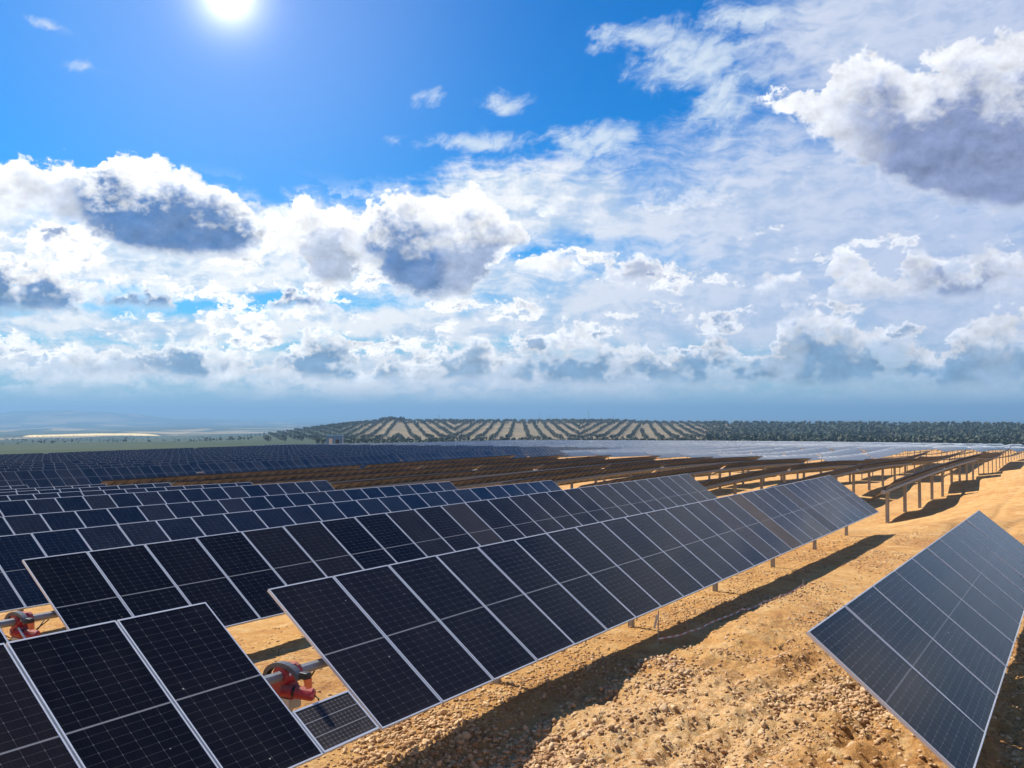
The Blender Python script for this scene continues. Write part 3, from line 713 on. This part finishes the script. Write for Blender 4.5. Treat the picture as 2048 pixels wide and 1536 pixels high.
# cobbles big enough to pick out, most of them in the shaded bank below the first row
pa = spots(150, (-8.2, -4.6), (7.5, 14), 1.5, 3.0, 11); pb = spots(140, (-6.5, 1), (7, 18), 2.0, 5.0, 12)
r0 = np.random.default_rng(5)
for k, (x, y) in enumerate(np.concatenate([pa, pb])):
    z = gz1(x, y); sc = min(r0.lognormal(-3.25, .36), .09) * (1 + .012*math.hypot(x, y))
    o = link('stone', STONES[k % 8], ground); o.location = (x, y, z + sc*.10)
    o.rotation_euler = tuple(r0.uniform(0, 6.28, 3)); o.scale = (sc*1.15, sc, sc*.8)
# gravel
iv1, if1 = ico(1)
def gravel(pts, smin, smax, seed):
    r0 = np.random.default_rng(seed); n = len(pts); z = ground_z(pts[:, 0], pts[:, 1])
    sc = np.exp(r0.uniform(math.log(smin), math.log(smax), n))
    base = iv1[None]*(1 + .30*r0.normal(size=(n, len(iv1), 1)))*r0.uniform(.6, 1.2, (n, 1, 3))
    a = r0.uniform(0, 6.28, n); ca, sa = np.cos(a), np.sin(a)
    v = np.stack([base[..., 0]*ca[:, None]-base[..., 1]*sa[:, None], base[..., 0]*sa[:, None]+base[..., 1]*ca[:, None], base[..., 2]*.75], -1)*sc[:, None, None]
    v = v + np.stack([pts[:, 0], pts[:, 1], z + sc*.25], -1)[:, None]
    return v.reshape(-1, 3), (if1[None] + (np.arange(n)*len(iv1))[:, None, None]).reshape(-1, 3)
gv, gf = gravel(np.concatenate([spots(24000, (-8, 5), (6, 40), 2.0, 2.0, 21), spots(3000, (-20, -6), (5, 40), 1.2, 4.0, 22)]), .008, .034, 3)
tag(link('gravel', np_mesh('gravel', gv, gf, [M_STONE], tris=True)), 'loose pale gravel scattered over the orange soil', 'gravel', kind='stuff')

rv_, rf_ = gravel(np.concatenate([spots(8000, (-6.4, -1.5), (7.5, 15), 1.2, 7.0, 31), spots(1300, (-8, -4.8), (7, 12), 1.0, 3.0, 32)]), .012, .052, 6)
tag(link('rubble', np_mesh('rubble', rv_, rf_, [M_STONE], tris=True)), 'broken rubble heaped beside the first row', 'rubble', kind='stuff')

# ------------------------------------------------------------------ barrier tape on stakes
def gp(px, py, z0=-4.4):
    b = (768-py)/F_PX; c, s = math.cos(PITCH), math.sin(PITCH); d = Vector(((px-1024)/F_PX, c-b*s, s+b*c)); z = z0
    for _ in range(12):
        q = d*(z/d.z); z = mz1(q.x, q.y)
    return Vector((q.x, q.y, gz1(q.x, q.y)))
m, t, p = material('red_white_tape'); co = t.node('TexCoord').outputs['Object']; x_, y_, z_ = t.xyz(co)
q = ((x_ * 2.2 + y_ * 2.2).fract() - .5).step(-.02, .02)
t.link(t.mix(q, (.55, .20, .15), (.70, .62, .52)), p.inputs['Base Color']); p.inputs['Roughness'].default_value = .4; M_TAPE = m
stake_px = [(1316, 1288), (1606, 1176)]
tops = []
for k, (a, b_) in enumerate(stake_px):
    q = gp(a, b_); hgt = (.62, .22)[k]
    o = thing('marker_stake', q, ('thin dark stake with red and white ribbon below the first row', 'short stake where the barrier tape ends beside the long shadow')[k], 'stake')
    MB().tube([(0, 0, -.15), (.01, 0, hgt)], .011, 8).build('stake', M_POST, o)
    rb = MB()
    for w in range(5): rb.box((-.015-.012*w, -.01, hgt-.10-.05*w), (.020, .002, .028), 0)
    if k == 0: rb.build('ribbon', M_TAPE, o)
    tops.append(q + Vector((0, 0, hgt - (.52, .10)[k])))
pts = []
for k in range(25):
    u = k/24; q = tops[0].lerp(tops[1], u); zg = gz1(q.x, q.y); q.z = max(q.z - .8*4*u*(1-u)*.25, zg + .03 + .02*math.sin(k*1.7)); pts.append(q)
mb = MB()
for a, b_ in zip(pts[:-1], pts[1:]):
    w = Vector((0, .010, .013)); mb.quad(a-w, b_-w, b_+w, a+w)
o = mb.build('barrier_tape', M_TAPE); tag(o, 'red and white barrier tape sagging across the long shadow', 'tape')

# ------------------------------------------------------------------ dry weeds left on the graded soil
M_TWIG = plain('dry_stalks', (.16, .11, .05), .9, 0, .3, 20)
WEEDS = [((1672, 1362), 'dry twiggy weed just left of the grey wide-panelled row'), ((1560, 1300), 'small dry weed on open soil between the long shadow and the right row'), ((1655, 1235), 'low dry weed beside the near corner of the right row'),
         ((1195, 1442), 'dry weed on the rubble at the bottom centre'), ((1420, 1452), 'dry weed among stones at the bottom, right of centre'), ((1735, 1475), 'dry weed in the dark soil under the right row')]
for k, (q, lab) in enumerate(WEEDS):
    q = gp(*q); o = thing('dry_weed', q, lab, 'weed'); mb = MB(); rw = random.Random(k)
    for _ in range(16):
        a = rw.uniform(0, 6.28); l = rw.uniform(.05, .15); e = Vector((math.cos(a)*l*.8, math.sin(a)*l*.8, l*rw.uniform(.5, 1.1)))
        mb.tube([(0, 0, -.02), e*.5 + Vector((0, 0, .02)), e], [.004, .003, .0015], 4)
        mb.tube([e*.55, e*.55 + Vector((rw.uniform(-.05, .05), rw.uniform(-.05, .05), .03))], .002, 4)
    mb.build('stalks', M_TWIG, o)

# ------------------------------------------------------------------ far cabins and masts
def cabin(px, py, dist, w, h, dep, col, label):
    x = (px-1024)/F_PX*dist; y = dist; z = gz1(x, y)
    o = thing('cabin', (x, y, z), label, 'cabin')
    body = plain('cabin_paint', col, .5, 0, .08, 1.5)
    mb = MB(); mb.box((0, 0, h/2), (w/2, dep/2, h/2)); mb.build('wall', body, o, bevel=.03)
    mb = MB(); mb.box((0, 0, h+.06), (w/2+.1, dep/2+.1, .06)); mb.build('roof', body, o)
    mb = MB(); mb.box((-w*.2, -dep/2-.02, h*.42), (.45, .02, h*.40)); mb.build('door', M_STEEL, o)
    mb = MB(); mb.box((w*.22, -dep/2-.02, h*.6), (.5, .02, h*.16)); mb.build('window', M_BLACK, o)
cabin(670, 889, 255, 4.4, 4.6, 2.4, (.05, .16, .30), 'small blue site cabin at the far edge of the panel field')
cabin(960, 874, 420, 3.0, 3.4, 2.6, (.05, .07, .07), 'dark transformer cabin at the foot of the olive hill')
for k, px in enumerate((878, 1080, 1100, 1177, 1227)):
    x = (px-1024)/F_PX*1180; y = 1180; z = gz1(x, y); hh = (9, 12, 9, 14, 10)[k]
    o = thing('mast', (x, y, z), 'thin mast on the olive hill crest, %s from the left' % ORD[k], 'mast', 'masts on the crest')
    MB().tube([(0, 0, -1), (0, 0, hh)], [.32, .16], 6).build('pole', M_POST, o)
    MB().box((0, 0, hh*.88), (1.5, .10, .10)).build('crossarm', M_POST, o)

# ------------------------------------------------------------------ olive trees
m, t, p = material('olive_leaves'); geo = t.node('NewGeometry'); isl = G(t.nt, geo.outputs['Random Per Island'])
t.link(t.mix(isl, (.035, .045, .020), (.095, .100, .055)), p.inputs['Base Color']); p.inputs['Roughness'].default_value = .75; M_LEAF = m
M_BARK = plain('olive_bark', (.12, .09, .06), .9)
def tree_arrays(r0, nleaf=26):
    """short tapered trunk, two limbs and a crown of loose leaf clumps"""
    V, Fq, Mi = [], [], []
    def limb(a, b, ra, rb):
        i = len(V); a, b = np.array(a), np.array(b)
        for p_, r_ in ((a, ra), (b, rb)):
            for k in range(4):
                w = k*math.pi/2; V.append(p_ + np.array([math.cos(w)*r_, math.sin(w)*r_, 0]))
        for k in range(4): Fq.append((i+k, i+(k+1) % 4, i+4+(k+1) % 4, i+4+k)); Mi.append(1)
    top = np.array([r0.normal(0, .15), r0.normal(0, .15), 1.3]); limb((0, 0, -.4), top, .28, .18)
    for sg in (-1, 1): limb(top, top + np.array([sg*.9, r0.normal(0, .5), 1.2]), .15, .05)
    for k in range(nleaf):
        d = r0.normal(size=3); d /= np.linalg.norm(d); rad_ = r0.uniform(.45, 1.0)
        c = np.array([0, 0, 2.7]) + d*np.array([1.75, 1.75, 1.25])*rad_
        n = d + r0.normal(size=3)*.7; n /= np.linalg.norm(n); a = np.cross(n, r0.normal(size=3)); a /= np.linalg.norm(a); b = np.cross(n, a)
        w, h = r0.uniform(.45, .95), r0.uniform(.35, .75); i = len(V)
        V.extend([c-a*w-b*h*.6, c+a*w*.5-b*h, c+a*w+b*h*.5, c-a*w*.4+b*h]); Fq.append((i, i+1, i+2, i+3)); Mi.append(0)
    return np.array(V), np.array(Fq), np.array(Mi, np.int32)
r0 = np.random.default_rng(9)
KINDS = [tree_arrays(r0) for _ in range(6)]
TREE_ME = []
for v, f, mi in KINDS:
    me = np_mesh('olive_tree', v, f, [M_LEAF, M_BARK]); me.polygons.foreach_set('material_index', mi); TREE_ME.append(me)
sites = []                                          # x, y, scale, kind of stand
step_a, step_b = 11.0, 5.4
for lo, hi, turn in ((-15, -10.5, -3), (-10.5, -7, 3.4), (-7, -3.5, -2.6), (-3.5, .5, 2.2), (.5, 4.2, -2.2), (4.2, 8, 3.0), (8, 13, -3.2)):   # plots, each planted on its own bearing
    ga = rad((lo+hi)/2 + turn)
    for i in range(-60, 61):
      for j in range(100, 240):
        a, b_ = i*step_a, j*step_b; x, y = a*math.cos(ga)+b_*math.sin(ga), -a*math.sin(ga)+b_*math.cos(ga)
        r_h = math.hypot(x, y); az_ = math.degrees(math.atan2(x, y))
        if 640 < r_h < 1260 and lo < az_ < hi and r0.random() < .9: sites.append((x+r0.normal(0, .5), y+r0.normal(0, .5), r0.uniform(.62, .95), 0))
for _ in range(3200):                               # denser scrub and trees towards the right
    az_ = rad(r0.uniform(12, 33)); r_h = r0.uniform(520, 1230); sites.append((r_h*math.sin(az_), r_h*math.cos(az_), r0.uniform(.5, 1.2), 1))
for _ in range(900):                                # belt of trees behind the panels
    az_ = rad(r0.uniform(-31, 12)); r_h = r0.uniform(440, 620) if az_ > rad(-12) else r0.uniform(700, 2200); sites.append((r_h*math.sin(az_), r_h*math.cos(az_), r0.uniform(.35, .8), 1))
for _ in range(800):                                # unploughed crest
    az_ = rad(r0.uniform(-12, 10)); r_h = r0.uniform(1040, 1230); sites.append((r_h*math.sin(az_), r_h*math.cos(az_), r0.uniform(.5, .9), 1))
for _ in range(26):
    az_ = rad(r0.normal(-7.3, .35)); r_h = r0.uniform(1080, 1170); sites.append((r_h*math.sin(az_), r_h*math.cos(az_), r0.uniform(1.0, 1.6), 1))
sites = np.array(sites); sz = ground_z(sites[:, 0], sites[:, 1]); dist = np.hypot(sites[:, 0], sites[:, 1])
order = np.argsort(dist/sites[:, 2] + np.where((np.abs(np.degrees(np.arctan2(sites[:, 0], sites[:, 1]))) < 29), 0, 5000))
for n_, i in enumerate(order[:290]):
    o = link('olive_tree', TREE_ME[n_ % 6]); o.location = (sites[i, 0], sites[i, 1], sz[i]); o.rotation_euler = (0, 0, r0.uniform(0, 6.28)); o.scale = (sites[i, 2],)*3
    tag(o, 'small dark olive tree in the belt behind the panel field', 'tree', 'olive trees beyond the panels')
VV, FF, MM, off = [], [], [], 0
for i in order[290:]:
    v, f, mi = KINDS[i % 6]; w = r0.uniform(0, 6.28); c, s = math.cos(w)*sites[i, 2], math.sin(w)*sites[i, 2]
    VV.append(np.stack([v[:, 0]*c-v[:, 1]*s+sites[i, 0], v[:, 0]*s+v[:, 1]*c+sites[i, 1], v[:, 2]*sites[i, 2]+sz[i]], -1)); FF.append(f+off); MM.append(mi); off += len(v)
me = np_mesh('olive_grove', np.concatenate(VV), np.concatenate(FF), [M_LEAF, M_BARK]); me.polygons.foreach_set('material_index', np.concatenate(MM))
tag(link('olive_grove', me), 'rows of olive trees covering the low hill', 'trees', kind='stuff')

# ------------------------------------------------------------------ hazy air
mb = MB(); mb.box((0, 0, -48), (62000, 62000, 128)); 
m = bpy.data.materials.new('hazy_air'); m.use_nodes = True; nt = m.node_tree; nt.nodes.clear(); m.cycles.homogeneous_volume = True
vo = nt.nodes.new('ShaderNodeVolumePrincipled'); vo.inputs['Color'].default_value = (.28, .51, .76, 1); vo.inputs['Density'].default_value = 2.2e-4; vo.inputs['Anisotropy'].default_value = .2
ou = nt.nodes.new('ShaderNodeOutputMaterial'); nt.links.new(vo.outputs[0], ou.inputs['Volume'])
tag(mb.build('haze', m), 'pale blue haze over the plain', 'haze', kind='stuff')
